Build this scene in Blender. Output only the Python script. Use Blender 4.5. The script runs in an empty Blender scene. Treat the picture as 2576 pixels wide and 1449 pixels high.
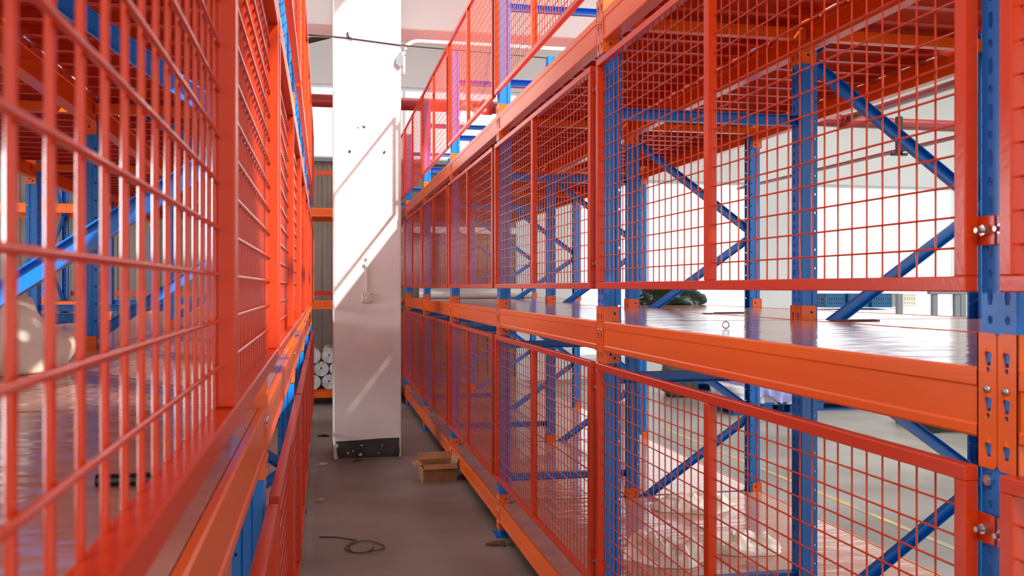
import bpy, bmesh, math, random
from mathutils import Vector, Matrix, noise

random.seed(7)
scene = bpy.context.scene
COL = scene.collection

# ------------------------------------------------------------------ camera
H = 1.536                      # eye height
FPX = 2300.0                   # focal length in pixels of the 2576 px frame
cam_d = bpy.data.cameras.new('camera')
cam = bpy.data.objects.new('camera', cam_d)
COL.objects.link(cam)
cam.location = (0, 0, H)
cam.rotation_euler = (math.radians(90), 0, -math.atan(476 / FPX))
cam_d.sensor_width = 36
cam_d.lens = FPX / 2576 * 36
cam_d.shift_y = -2.5 / 2576
cam_d.clip_start = 0.01
cam_d.dof.use_dof = True
cam_d.dof.focus_distance = 5.0
cam_d.dof.aperture_fstop = 11
scene.camera = cam

# ------------------------------------------------------------------ light
world = bpy.data.worlds.new('sky')
scene.world = world
world.use_nodes = True
bg = world.node_tree.nodes['Background']
bg.inputs[0].default_value = (0.92, 0.97, 1.0, 1)
bg.inputs[1].default_value = 1.25

sun_d = bpy.data.lights.new('sun', 'SUN')
sun_d.energy = 6
sun_d.color = (1.0, 0.95, 0.88)
sun_d.angle = math.radians(1.2)
sun = bpy.data.objects.new('sun', sun_d)
COL.objects.link(sun)
sun.location = (8, -8, 12)
sun.rotation_euler = Vector((-1.0, 1.5, -1.3)).to_track_quat('-Z', 'Y').to_euler()

# unseen fill lights added just under the ceiling to brighten the interior
def fill_light(name, x, y, sx, sy, watt):
    d = bpy.data.lights.new(name, 'AREA')
    d.shape = 'RECTANGLE'; d.size = sx; d.size_y = sy; d.energy = watt
    d.color = (1.0, 0.98, 0.95)
    o = bpy.data.objects.new(name, d)
    COL.objects.link(o)
    o.location = (x, y, 5.7)
fill_light('fill_light_hall', 9.0, 6.0, 7, 10, 680)  # added fill for the open hall, no such fixture known
fill_light('fill_light_aisle', -1.6, -3.2, 3.0, 3.0, 250)  # added behind the camera to brighten the rack fronts
wl = bpy.data.lights.new('daylight_left_window', 'AREA')     # strong daylight in the window band of the left wall
wl.shape = 'RECTANGLE'; wl.size = 7.6; wl.size_y = 1.0; wl.energy = 300; wl.color = (0.96, 0.98, 1.0)
wlo = bpy.data.objects.new('daylight_left_window', wl); COL.objects.link(wlo)
wlo.location = (-7.1, 7.6, 2.35)
wlo.rotation_euler = (math.radians(90), 0, math.radians(-90))
fill_light('fill_light_far', 1.5, 11.2, 3.0, 2.5, 60)  # weak fill added over the far end, not a real fixture

vs = scene.view_settings
vs.view_transform = 'Standard'
vs.look = 'None'
vs.gamma = 1
vs.use_curve_mapping = False
vs.exposure = 0.5
scene.cycles.max_bounces = 6
scene.cycles.diffuse_bounces = 4
scene.cycles.glossy_bounces = 3
scene.cycles.transparent_max_bounces = 8
scene.cycles.sample_clamp_indirect = 8

# ------------------------------------------------------------------ materials
def lin(r, g, b):
    f = lambda c: (c / 255 / 12.92) if c <= 10 else ((c / 255 + 0.055) / 1.055) ** 2.4
    return (f(r), f(g), f(b), 1)

def mat(name, col, rough=0.5, metal=0.0, col2=None, nscale=5.0, ndetail=3.0, bump=0.0, bscale=60.0,
        stretch=None, coat=0.0, ramp=(0.35, 0.65), bdist=0.002):
    m = bpy.data.materials.new(name)
    m.use_nodes = True
    nt = m.node_tree
    p = nt.nodes['Principled BSDF']
    p.inputs['Base Color'].default_value = col
    p.inputs['Roughness'].default_value = rough
    p.inputs['Metallic'].default_value = metal
    p.inputs['Coat Weight'].default_value = coat
    p.inputs['Coat Roughness'].default_value = 0.08
    tc = nt.nodes.new('ShaderNodeTexCoord')
    mp = nt.nodes.new('ShaderNodeMapping')
    if stretch:
        mp.inputs['Scale'].default_value = stretch
    nt.links.new(tc.outputs['Object'], mp.inputs['Vector'])
    if col2 is not None:
        n = nt.nodes.new('ShaderNodeTexNoise')
        n.inputs['Scale'].default_value = nscale
        n.inputs['Detail'].default_value = ndetail
        r = nt.nodes.new('ShaderNodeValToRGB')
        r.color_ramp.elements[0].position = ramp[0]
        r.color_ramp.elements[1].position = ramp[1]
        r.color_ramp.elements[0].color = col
        r.color_ramp.elements[1].color = col2
        nt.links.new(mp.outputs['Vector'], n.inputs['Vector'])
        nt.links.new(n.outputs['Fac'], r.inputs['Fac'])
        nt.links.new(r.outputs['Color'], p.inputs['Base Color'])
    if bump > 0:
        nb = nt.nodes.new('ShaderNodeTexNoise')
        nb.inputs['Scale'].default_value = bscale
        nb.inputs['Detail'].default_value = 2.0
        b = nt.nodes.new('ShaderNodeBump')
        b.inputs['Strength'].default_value = bump
        b.inputs['Distance'].default_value = bdist
        nt.links.new(mp.outputs['Vector'], nb.inputs['Vector'])
        nt.links.new(nb.outputs['Fac'], b.inputs['Height'])
        nt.links.new(b.outputs['Normal'], p.inputs['Normal'])
    return m

M = {}
M['panel'] = mat('red_orange_paint', lin(208, 58, 8), 0.24, bump=0.25, bscale=90, bdist=0.001)
M['wire'] = mat('red_orange_wire_paint', lin(206, 58, 14), 0.09)
M['beam'] = mat('orange_beam_paint', lin(238, 102, 12), 0.25, col2=lin(230, 92, 10), nscale=3, stretch=(1, 0.15, 3), bump=0.2, bscale=70, bdist=0.001)
M['deck_red'] = mat('red_deck_paint', lin(208, 58, 14), 0.3, bump=0.15, bscale=40, bdist=0.001)
M['blue'] = mat('blue_paint', lin(0, 116, 206), 0.3, bump=0.2, bscale=90, bdist=0.001)
M['zinc'] = mat('zinc_plate', lin(190, 190, 188), 0.3, metal=0.9)
M['film'] = mat('film_wrapped_board', lin(192, 134, 116), 0.12, col2=lin(200, 148, 130), nscale=2.0, stretch=(1, 2.6, 1), bump=0.4, bscale=3.6, coat=0.0, bdist=0.012)
M['concrete'] = mat('concrete_floor', lin(148, 146, 138), 0.45, col2=lin(116, 110, 102), nscale=0.9, ndetail=6, bump=0.1, bscale=30)
M['plaster'] = mat('white_plaster', lin(232, 228, 224), 0.75, col2=lin(214, 206, 202), nscale=1.6, ndetail=5, ramp=(0.45, 0.75), bump=0.15, bscale=25)
M['beamwhite'] = mat('white_concrete', lin(230, 225, 222), 0.8)
M['base_black'] = mat('black_base_paint', lin(38, 37, 36), 0.6, col2=lin(64, 62, 58), nscale=9, ndetail=5)
M['chip'] = mat('bare_plaster_chip', lin(205, 200, 188), 0.9)
M['clad'] = mat('taupe_cladding', lin(146, 130, 117), 0.5, col2=lin(130, 115, 104), nscale=2)
M['wall'] = mat('white_wall', lin(226, 228, 226), 0.85, col2=lin(214, 216, 214), nscale=0.6)
M['greywall'] = mat('grey_wall_panel', lin(188, 190, 190), 0.6)
M['frame_white'] = mat('white_window_frame', lin(225, 226, 226), 0.5)
M['pipe'] = mat('red_pipe_paint', lin(140, 30, 24), 0.4)
M['grey_metal'] = mat('grey_metal', lin(128, 136, 140), 0.45)
M['sack'] = mat('cream_sack', lin(230, 224, 208), 0.7, col2=lin(216, 208, 190), nscale=6, bump=0.4, bscale=14, bdist=0.01)
M['cloth'] = mat('beige_cloth', lin(246, 242, 230), 0.9)
M['sheet'] = mat('white_sheet', lin(226, 228, 234), 0.8, bump=0.2, bscale=9, bdist=0.01)
M['lilac'] = mat('lilac_cloth', lin(168, 174, 226), 0.85)
M['crate'] = mat('teal_blue_crate', lin(18, 84, 126), 0.4)
M['crate_beige'] = mat('beige_crate', lin(206, 202, 186), 0.5)
M['pallet'] = mat('blue_pallet_plastic', lin(24, 82, 150), 0.45)
M['cardboard'] = mat('cardboard', lin(168, 124, 82), 0.85, col2=lin(150, 108, 68), nscale=7)
M['tape'] = mat('black_tape', lin(18, 18, 20), 0.4)
M['bag'] = mat('dark_green_plastic', lin(28, 62, 48), 0.25, bump=0.6, bscale=14, bdist=0.02)
M['greybag'] = mat('grey_plastic', lin(92, 90, 86), 0.4, bump=0.6, bscale=10, bdist=0.02)
M['roll'] = mat('white_roll_wrap', lin(222, 220, 218), 0.25, bump=0.35, bscale=10, bdist=0.01)
M['rollend'] = mat('white_roll_end', lin(208, 206, 204), 0.7, col2=lin(172, 170, 168), nscale=14)
M['core'] = mat('dark_roll_core', lin(60, 54, 48), 0.8)
M['cable'] = mat('dark_cable', lin(46, 44, 44), 0.6)
M['pvc'] = mat('white_pvc', lin(226, 220, 216), 0.5)
M['switch'] = mat('cream_switch', lin(212, 206, 190), 0.5)
M['string'] = mat('grey_green_wire', lin(92, 86, 70), 0.6)
M['yellow'] = mat('yellow_floor_paint', lin(198, 172, 104), 0.6, col2=lin(150, 146, 130), nscale=4)
M['scrap'] = mat('torn_paper', lin(186, 172, 150), 0.9)
M['brownleaf'] = mat('brown_scrap', lin(96, 74, 54), 0.9)

def glass_mat():
    m = bpy.data.materials.new('window_glass')
    m.use_nodes = True
    nt = m.node_tree
    nt.nodes.clear()
    o = nt.nodes.new('ShaderNodeOutputMaterial')
    mx = nt.nodes.new('ShaderNodeMixShader')
    mx.inputs[0].default_value = 0.06
    t = nt.nodes.new('ShaderNodeBsdfTransparent')
    g = nt.nodes.new('ShaderNodeBsdfGlossy')
    g.inputs['Roughness'].default_value = 0.02
    nt.links.new(t.outputs[0], mx.inputs[1])
    nt.links.new(g.outputs[0], mx.inputs[2])
    nt.links.new(mx.outputs[0], o.inputs[0])
    return m
M['glass'] = glass_mat()

def emit_mat(name, col, strength):
    m = bpy.data.materials.new(name)
    m.use_nodes = True
    p = m.node_tree.nodes['Principled BSDF']
    p.inputs['Base Color'].default_value = col
    p.inputs['Emission Color'].default_value = col
    p.inputs['Emission Strength'].default_value = strength
    return m
M['lamp'] = emit_mat('lamp_glow', (1, 0.97, 0.9, 1), 60)

# ------------------------------------------------------------------ mesh helpers
class MB:
    def __init__(s):
        s.v = []; s.f = []
    def add(s, vs_, fs_):
        o = len(s.v)
        s.v += [tuple(p) for p in vs_]
        s.f += [tuple(i + o for i in f) for f in fs_]
        return s
    def box(s, x0, x1, y0, y1, z0, z1, c=0.0):
        if c <= 0:
            vs_ = [(x, y, z) for z in (z0, z1) for y in (y0, y1) for x in (x0, x1)]
            fs_ = [(0, 2, 3, 1), (4, 5, 7, 6), (0, 1, 5, 4), (2, 6, 7, 3), (0, 4, 6, 2), (1, 3, 7, 5)]
            return s.add(vs_, fs_)
        bm = bmesh.new()
        bmesh.ops.create_cube(bm, size=1)
        for v in bm.verts:
            v.co = Vector(((x0 + x1) / 2 + v.co.x * (x1 - x0), (y0 + y1) / 2 + v.co.y * (y1 - y0), (z0 + z1) / 2 + v.co.z * (z1 - z0)))
        bmesh.ops.bevel(bm, geom=bm.edges[:], offset=c, segments=1, affect='EDGES')
        s.bm(bm)
        return s
    def bm(s, bm):
        bm.verts.index_update()
        s.add([v.co.copy() for v in bm.verts], [[v.index for v in f.verts] for f in bm.faces])
        bm.free()
    def cyl(s, p0, p1, r, n=8, r2=None, caps=True):
        p0 = Vector(p0); p1 = Vector(p1)
        r2 = r if r2 is None else r2
        d = (p1 - p0).normalized()
        a = d.orthogonal().normalized(); b = d.cross(a)
        vs_ = []
        for p, rr in ((p0, r), (p1, r2)):
            for i in range(n):
                t = 2 * math.pi * i / n
                vs_.append(p + (a * math.cos(t) + b * math.sin(t)) * rr)
        fs_ = [(i, (i + 1) % n, n + (i + 1) % n, n + i) for i in range(n)]
        if caps:
            fs_ += [tuple(reversed(range(n))), tuple(range(n, 2 * n))]
        return s.add(vs_, fs_)
    def tube(s, pts, r, n=6):
        pts = [Vector(p) for p in pts]
        rings = []
        for i, p in enumerate(pts):
            d = (pts[min(i + 1, len(pts) - 1)] - pts[max(i - 1, 0)]).normalized()
            up = Vector((0, 0, 1)) if abs(d.z) < 0.9 else Vector((1, 0, 0))
            a = d.cross(up).normalized(); b = d.cross(a)
            rings.append([p + (a * math.cos(2 * math.pi * k / n) + b * math.sin(2 * math.pi * k / n)) * r for k in range(n)])
        vs_ = [q for ring in rings for q in ring]
        fs_ = []
        for i in range(len(pts) - 1):
            for k in range(n):
                fs_.append((i * n + k, i * n + (k + 1) % n, (i + 1) * n + (k + 1) % n, (i + 1) * n + k))
        fs_ += [tuple(reversed(range(n))), tuple(range((len(pts) - 1) * n, len(pts) * n))]
        return s.add(vs_, fs_)
    def sweep(s, prof, p0, p1, ax, ay, close=True):
        """closed 2-D profile swept from p0 to p1; profile x along ax, y along ay"""
        p0 = Vector(p0); p1 = Vector(p1); ax = Vector(ax); ay = Vector(ay)
        n = len(prof)
        vs_ = [p + ax * a + ay * b for p in (p0, p1) for a, b in prof]
        fs_ = [(i, (i + 1) % n, n + (i + 1) % n, n + i) for i in range(n)]
        if close:
            fs_ += [tuple(reversed(range(n))), tuple(range(n, 2 * n))]
        return s.add(vs_, fs_)
    def mesh(s, name, material, smooth=False, recalc=True):
        me = bpy.data.meshes.new(name)
        me.from_pydata([tuple(v) for v in s.v], [], s.f)
        if recalc:
            bm = bmesh.new(); bm.from_mesh(me)
            bmesh.ops.recalc_face_normals(bm, faces=bm.faces[:])
            bm.to_mesh(me); bm.free()
        me.materials.append(M[material] if isinstance(material, str) else material)
        if smooth:
            for p in me.polygons: p.use_smooth = True
        return me

def link(name, me, parent=None, loc=(0, 0, 0), rot=None, scale=None):
    o = bpy.data.objects.new(name, me)
    COL.objects.link(o)
    o.location = loc
    if rot: o.rotation_euler = rot
    if scale: o.scale = scale
    if parent: o.parent = parent
    return o

def tag(o, label, cat, group=None):
    o['label'] = label; o['category'] = cat; o['kind'] = 'thing'
    if group: o['group'] = group
    return o

def thing(name, label, cat, loc=(0, 0, 0), group=None, scale=None, rot=None):
    return tag(link(name, None, None, loc, rot, scale), label, cat, group)

def struct(name, me, parent=None, loc=(0, 0, 0)):
    o = link(name, me, parent, loc)
    if parent is None: o['kind'] = 'structure'
    return o

def fill2d(outer, holes):
    """triangulated 2-D plate with holes"""
    bm = bmesh.new()
    edges = []
    for loop in [outer] + holes:
        vv = [bm.verts.new((a, b, 0)) for a, b in loop]
        for i in range(len(vv)):
            edges.append(bm.edges.new((vv[i], vv[(i + 1) % len(vv)])))
    bmesh.ops.triangle_fill(bm, use_beauty=True, use_dissolve=False, edges=edges)
    bm.verts.index_update()
    vs_ = [(v.co.x, v.co.y) for v in bm.verts]
    fs_ = [[v.index for v in f.verts] for f in bm.faces]
    bm.free()
    return vs_, fs_

def circ(cx, cy, r, n=8, ry=None):
    ry = ry or r
    return [(cx + r * math.cos(2 * math.pi * i / n), cy + ry * math.sin(2 * math.pi * i / n)) for i in range(n)]

# ------------------------------------------------------------------ the shell of the hall
BACK = 14.7
REAR = -6.5
floor = struct('floor', MB().box(-7, 15, REAR, BACK, -0.2, 0).mesh('floor', 'concrete'))

def wall_back():
    root = link('wall_back', MB()
                .box(-7, 3.2, BACK, BACK + 0.25, 0, 3.55)
                .box(-7, 15, BACK, BACK + 0.25, 4.75, 6.0)
                .box(-7, -6.4, BACK, BACK + 0.25, 3.55, 4.75)
                .box(3.2, 4.1, BACK, BACK + 0.25, 0, 4.75)
                .box(4.1, 15, BACK, BACK + 0.25, 0, 0.35)
                .box(4.1, 15, BACK, BACK + 0.25, 3.35, 4.75)
                .box(7.35, 8.0, BACK - 0.12, BACK + 0.25, 0.35, 3.35)
                .box(11.4, 12.0, BACK - 0.12, BACK + 0.25, 0.35, 3.35)
                .mesh('wall_back', 'wall'))
    root['kind'] = 'structure'
    # ribbed metal cladding sheets on the lower wall
    prof = [(0, 0)]
    w = 0.9
    x = 0
    for i in range(6):
        x0 = i * 0.15
        prof += [(x0 + 0.02, 0), (x0 + 0.035, -0.022), (x0 + 0.075, -0.022), (x0 + 0.09, 0)]
    prof += [(w - 0.004, 0)]
    top = [(a, b) for a, b in prof]
    closed = top + [(w - 0.004, 0.012), (0, 0.012)]
    me = MB().sweep(closed, (0, 0, 0), (0, 0, 3.5), (1, 0, 0), (0, 1, 0)).mesh('cladding_sheet', 'clad')
    for i in range(11):
        link('cladding_sheet', me, root, (-6.7 + i * 0.9, BACK - 0.016, 0.0))
    link('window_sill', MB().box(-6.4, 3.2, BACK - 0.12, BACK + 0.0, 3.5, 3.56).mesh('window_sill', 'grey_metal'), root)
    link('white_rail', MB().box(0.95, 3.1, BACK - 0.09, BACK - 0.042, 2.4, 2.5).mesh('white_rail', 'frame_white'), root)
    link('white_jamb', MB().box(3.1, 3.2, BACK - 0.09, BACK, 0, 2.95).mesh('white_jamb', 'frame_white'), root)
    return root
wall_back()
struct('wall_left', MB().box(-7.25, -7, REAR, BACK, 0, 1.0).box(-7.25, -7, REAR, BACK, 3.0, 6).box(-7.25, -7, REAR, 3.6, 1.0, 3.0).box(-7.25, -7, 11.5, BACK, 1.0, 3.0).mesh('wall_left', 'greywall'))
struct('wall_right', MB().box(15, 15.25, REAR, BACK, 0, 0.6).box(15, 15.25, REAR, BACK, 4.6, 6)
       .box(15, 15.25, -1.4, -0.8, 0.6, 4.6).box(15, 15.25, 5.2, 5.8, 0.6, 4.6).box(15, 15.25, 12.6, BACK, 0.6, 4.6)
       .mesh('wall_right', 'wall'))
struct('wall_rear', MB().box(-7, 15, REAR - 0.25, REAR, 0, 0.4).box(-7, 15, REAR - 0.25, REAR, 5.2, 6)
       .box(-4.2, -3.8, REAR - 0.25, REAR, 0.4, 5.2).box(5.1, 5.5, REAR - 0.25, REAR, 0.4, 5.2).box(10, 10.4, REAR - 0.25, REAR, 0.4, 5.2)
       .mesh('wall_rear', 'wall'))
# ceiling with a skylight opening over the racks
SK = (1.5, 5.0, -3.2, 6.6)
struct('ceiling', MB().box(-7, SK[0], REAR, BACK, 5.75, 6.0).box(SK[1], 15, REAR, BACK, 5.75, 6.0)
       .box(SK[0], SK[1], REAR, SK[2], 5.75, 6.0).box(SK[0], SK[1], SK[3], BACK, 5.75, 6.0).mesh('ceiling', 'wall'))

def window(name, x0, x1, z0, z1, n, y=BACK + 0.1):
    """a strip of n panes in the back wall"""
    mb = MB()
    t = 0.05
    mb.box(x0, x1, y - 0.03, y + 0.03, z0, z0 + t).box(x0, x1, y - 0.03, y + 0.03, z1 - t, z1)
    w = (x1 - x0) / n
    for i in range(n + 1):
        cx = min(max(x0 + i * w, x0 + t / 2), x1 - t / 2)
        mb.box(cx - t / 2, cx + t / 2, y - 0.03, y + 0.03, z0 + t, z1 - t)
    r = struct(name, mb.mesh('window_frame', 'frame_white'))
    for i in range(n):
        link('pane', MB().box(x0 + i * w + 0.03, x0 + (i + 1) * w - 0.03, y - 0.004, y + 0.004, z0 + 0.05, z1 - 0.05).mesh('pane', 'glass'), r)
window('window_1', -6.4, 3.2, 3.56, 4.75, 5)
window('window_2', 4.1, 7.35, 0.35, 3.35, 1)
window('window_3', 8.0, 11.4, 0.35, 3.35, 1)
window('window_4', 12.0, 15, 0.35, 3.35, 1)

# concrete column, beam across and the fittings on them
CX0, CX1, CY0, CY1 = 0.09, 0.69, 8.26, 8.80
col_t = thing('concrete_column', 'square white plastered concrete column standing in the aisle', 'column', (0, 0, 0))
link('shaft', MB().box(CX0, CX1, CY0, CY1, 0, 5.75, 0.012).mesh('shaft', 'plaster'), col_t)
def base_band():
    # worn black band at the foot, with a ragged outline
    pts = [(0.045, 0.012), (0.035, 0.06), (0.03, 0.1), (0.05, 0.125), (0.02, 0.165), (0.2, 0.17), (0.4, 0.18), (0.56, 0.182), (0.585, 0.18), (0.582, 0.12), (0.588, 0.06), (0.58, 0.012)]
    mb = MB().sweep(pts, (CX0, CY0 - 0.006, 0.0), (CX0, CY0 + 0.002, 0.0), (1, 0, 0), (0, 0, 1))
    b = link('base_band', mb.mesh('base_band', 'base_black'), col_t)
    b['label'] = 'worn black painted band'
    for cx, cz, r in ((0.13, 0.06, 0.016), (0.175, 0.075, 0.009), (0.24, 0.04, 0.02), (0.25, 0.125, 0.01), (0.43, 0.12, 0.008), (0.4, 0.05, 0.006)):
        pp = [(cx + r * math.cos(a) * random.uniform(0.6, 1.2), cz + r * math.sin(a) * random.uniform(0.5, 1.1)) for a in [k * math.pi / 3 for k in range(6)]]
        link('paint_chip', MB().sweep(pp, (CX0, CY0 - 0.0075, 0), (CX0, CY0 - 0.005, 0), (1, 0, 0), (0, 0, 1)).mesh('paint_chip', 'chip'), b)
base_band()
for cx, cz, r in ((0.14, 2.74, 0.018), (0.45, 2.74, 0.016), (0.27, 2.965, 0.014), (0.22, 2.955, 0.01)):
    pp = [(cx + r * math.cos(a) * random.uniform(0.4, 1.3), cz + r * math.sin(a) * random.uniform(0.5, 1.2)) for a in [k * math.pi / 4 for k in range(8)]]
    link('screw_hole', MB().sweep(pp, (CX0, CY0 - 0.002, 0), (CX0, CY0 + 0.001, 0), (1, 0, 0), (0, 0, 1)).mesh('screw_hole', 'cable'), col_t)

tag(link('ceiling_beam', MB().box(-7, 15, CY1 + 0.02, CY1 + 0.5, 4.02, 5.75, 0.01).mesh('ceiling_beam', 'beamwhite')),
    'deep white concrete beam spanning the hall behind the column head', 'beam')

sw = thing('light_switch', 'cream switch plate with vertical conduit on the white column', 'switch', (0.385, CY0, 1.44))
link('plate', MB().box(-0.045, 0.045, -0.03, 0, -0.045, 0.045, 0.006).mesh('plate', 'switch'), sw)
for sx in (-1, 1):
    for sz in (-1, 1):
        link('screw', MB().cyl((sx * 0.033, -0.033, sz * 0.033), (sx * 0.033, -0.03, sz * 0.033), 0.005, 6).mesh('screw', 'cable'), sw)
link('rocker', MB().box(-0.018, 0.018, -0.035, -0.03, -0.022, 0.022, 0.003).mesh('rocker', 'switch'), sw)
link('conduit', MB().box(-0.012, 0.012, -0.018, 0, 0.045, 0.27, 0.004).mesh('conduit', 'switch'), sw)
link('cable_bundle', MB().tube([(0, -0.012, 0.27), (-0.02, -0.02, 0.3), (0.012, -0.02, 0.33), (-0.008, -0.015, 0.36)], 0.011).mesh('cable_bundle', 'switch'), sw)

pts = [(CX0 - 3.5, CY0 + 0.0, 3.79), (CX0, CY0 - 0.006, 3.755), (0.2, CY0 - 0.006, 3.75), (CX1, CY0 - 0.006, 3.71), (CX1 + 0.35, CY0 - 0.0, 3.70), (2.2, CY0, 3.66)]
cable = tag(link('cable', MB().tube(pts, 0.006).mesh('cable', 'cable')), 'thin dark cable strung across the column below the concrete beam', 'cable')
kb = tag(link('cable_clip', MB().tube([(0.215, CY0 - 0.012, 3.80), (0.225, CY0 - 0.014, 3.755), (0.26, CY0 - 0.012, 3.74)], 0.008).mesh('cable_clip', 'cable')),
         'small dark clip holding the cable on the column', 'clip')
pp = [(CX1 + 0.02, CY0 + 0.02, 3.45), (CX1 + 0.02, CY0 + 0.02, 3.62)]
for k in range(7):
    a = math.pi / 2 * k / 6
    pp.append((CX1 + 0.02 + 0.14 * (1 - math.cos(a)), CY0 + 0.02, 3.62 + 0.14 * math.sin(a)))
pp += [(2.6, CY0 + 0.02, 3.76)]
tag(link('conduit_pipe', MB().tube(pp, 0.02, 8).mesh('conduit_pipe', 'pvc', True)), 'white conduit pipe bending round beside the column head', 'pipe')
br = tag(link('wall_bracket', MB().sweep([(0, 0), (-0.04, 0.04), (-0.035, 0.09), (0.0, 0.15), (0.03, 0.1), (0.02, 0.03)], (CX1 - 0.01, CY0 - 0.03, 3.5), (CX1 - 0.01, CY0 - 0.002, 3.5), (1, 0, 0), (0, 0, 1)).mesh('wall_bracket', 'grey_metal')),
         'small grey metal bracket on the right edge of the column', 'bracket')
# diagonal dark brace to the left behind the column
tag(link('roof_brace', MB().cyl((-0.75, 9.5, 3.85), (0.4, 9.5, 4.2), 0.03, 8).mesh('roof_brace', 'cable')), 'dark slanting rod under the roof left of the column', 'brace')

# red fire pipes
PY = 11.2
pz = H + 457 * PY * 1.004 / FPX
fp = thing('fire_pipe', 'thick red fire main running across the hall behind the racks', 'pipe')
link('pipe_run', MB().cyl((-7, PY, pz), (15, PY, pz), 0.078, 16).mesh('pipe_run', 'pipe', True), fp)
for x in (-3.0, 2.0, 6.9):
    link('coupling', MB().cyl((x - 0.06, PY, pz), (x + 0.06, PY, pz), 0.095, 16).mesh('coupling', 'pipe', True), fp)
for x in (-2.0, 3.6, 8.0):
    link('hanger_rod', MB().cyl((x, PY, pz + 0.07), (x, PY, 5.75), 0.008, 6).mesh('hanger_rod', 'grey_metal'), fp)
fb = fp
link('branch_run', MB().cyl((6.9, 1.0, pz + 0.03), (6.9, PY, pz + 0.03), 0.05, 12).mesh('pipe_run', 'pipe', True), fb)
link('drop', MB().cyl((6.9, PY - 0.14, pz + 0.03), (6.9, PY - 0.05, pz + 0.03), 0.065, 12).mesh('drop', 'pipe', True), fb)
link('sprinkler_stub', MB().cyl((6.9, 8.0, pz + 0.03), (6.9, 8.0, pz + 0.2), 0.03, 8).mesh('sprinkler_stub', 'pipe'), fb)
link('hanger_rod', MB().cyl((6.9, 5, pz + 0.07), (6.9, 5, 5.75), 0.008, 6).mesh('hanger_rod', 'grey_metal'), fb)
fs = thing('sprinkler_pipe', 'slim red sprinkler pipe hanging below the fire main on steel brackets', 'pipe')
link('pipe_run', MB().cyl((6.7, 1.0, H + 1.62), (6.7, 14.0, H + 1.62), 0.025, 10).mesh('pipe_run', 'pipe', True), fs)
for y in (7.2, 9.7, 11.9):
    link('hanger', MB().box(6.67, 6.73, y - 0.03, y + 0.03, H + 1.57, H + 2.02).box(6.6, 6.8, y - 0.03, y + 0.03, H + 1.56, H + 1.59).mesh('hanger', 'cable'), fs)
    link('hanger_rod', MB().cyl((6.7, y, H + 2.02), (6.7, y, 5.75), 0.006, 6).mesh('hanger_rod', 'grey_metal'), fs)

lamp = thing('hanging_lamp', 'glaring round lamp hanging behind the upper mesh panels', 'lamp', (1.71, 11.0, 3.58))
link('bulb', MB().cyl((0, 0, -0.02), (0, 0, 0.08), 0.10, 20, 0.07).mesh('bulb', 'lamp', True), lamp)
link('shade', MB().cyl((0, 0, 0.08), (0, 0, 0.2), 0.12, 20, 0.05).mesh('shade', 'grey_metal', True), lamp)
link('cord', MB().cyl((0, 0, 0.2), (0, 0, 2.17), 0.006, 6).mesh('cord', 'cable'), lamp)

# ------------------------------------------------------------------ rack parts (u = away from the aisle, v along it, z up)
W, WL, BAY, D = 1.06, 0.126, 2.13, 0.835
POST_H = 3.525
PW, PD = 0.041, 0.070          # half width, depth of a post

def make_post_mesh():
    mb = MB()
    m = 0.075
    n = int(round(POST_H / m))
    def slot(cx, cy, s):
        return [(cx - 0.0045, cy - 0.013), (cx + 0.0045, cy - 0.013), (cx + 0.0065, cy + 0.0), (cx + 0.0045, cy + 0.013), (cx - 0.0045, cy + 0.013), (cx - 0.0065, cy)]
    holes = []
    for sx in (-1, 1):
        holes.append(slot(sx * 0.0195, 0.02, sx))
        holes.append(circ(sx * 0.0195, 0.0575, 0.0062, 8, 0.0072))
    vs_, fs_ = fill2d([(-PW + 0.003, 0), (PW - 0.003, 0), (PW - 0.003, m), (-PW + 0.003, m)], holes)
    u0 = 0.0035
    for i in range(n):
        z = i * m
        mb.add([(u0, a, b + z) for a, b in vs_], fs_)
        for h in holes:
            k = len(h)
            mb.add([(u, a, b + z) for u in (u0, u0 + 0.003) for a, b in h], [(j, (j + 1) % k, k + (j + 1) % k, k + j) for j in range(k)])
    # sides: front corner, step, rear flange with holes
    for s in (-1, 1):
        pr = [(u0, s * (PW - 0.003)), (u0 + 0.003, s * PW), (u0 + 0.024, s * PW), (u0 + 0.028, s * (PW - 0.005)), (u0 + 0.046, s * (PW - 0.005)), (u0 + 0.05, s * PW)]
        for (a0, b0), (a1, b1) in zip(pr, pr[1:]):
            mb.add([(a0, b0, 0), (a1, b1, 0), (a1, b1, POST_H), (a0, b0, POST_H)], [(0, 1, 2, 3)])
        h2 = [circ(u0 + 0.0615, 0.0375, 0.0048, 6)]
        v2, f2 = fill2d([(u0 + 0.05, 0), (u0 + PD, 0), (u0 + PD, m), (u0 + 0.05, m)], h2)
        for i in range(n):
            mb.add([(a, s * PW, b + i * m) for a, b in v2], f2)
        mb.add([(u0 + PD, s * PW, 0), (u0 + PD, s * (PW - 0.014), 0), (u0 + PD, s * (PW - 0.014), POST_H), (u0 + PD, s * PW, POST_H)], [(0, 1, 2, 3)])
    return mb.mesh('post', 'blue', recalc=False)
POST = make_post_mesh()
FOOT = MB().box(-0.02, PD + 0.03, -0.065, 0.065, 0, 0.008).mesh('base_plate', 'blue')
BOLT = MB().cyl((-0.0225, 0, 0), (0.0, 0, 0), 0.0045, 8).cyl((-0.0115, 0, 0), (-0.002, 0, 0), 0.0095, 6).mesh('bolt', 'zinc')
BOLTHEAD = MB().cyl((-0.006, 0, 0), (0.002, 0, 0), 0.0095, 6).cyl((-0.009, 0, 0), (-0.006, 0, 0), 0.0055, 6).mesh('bolt', 'zinc')

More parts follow.
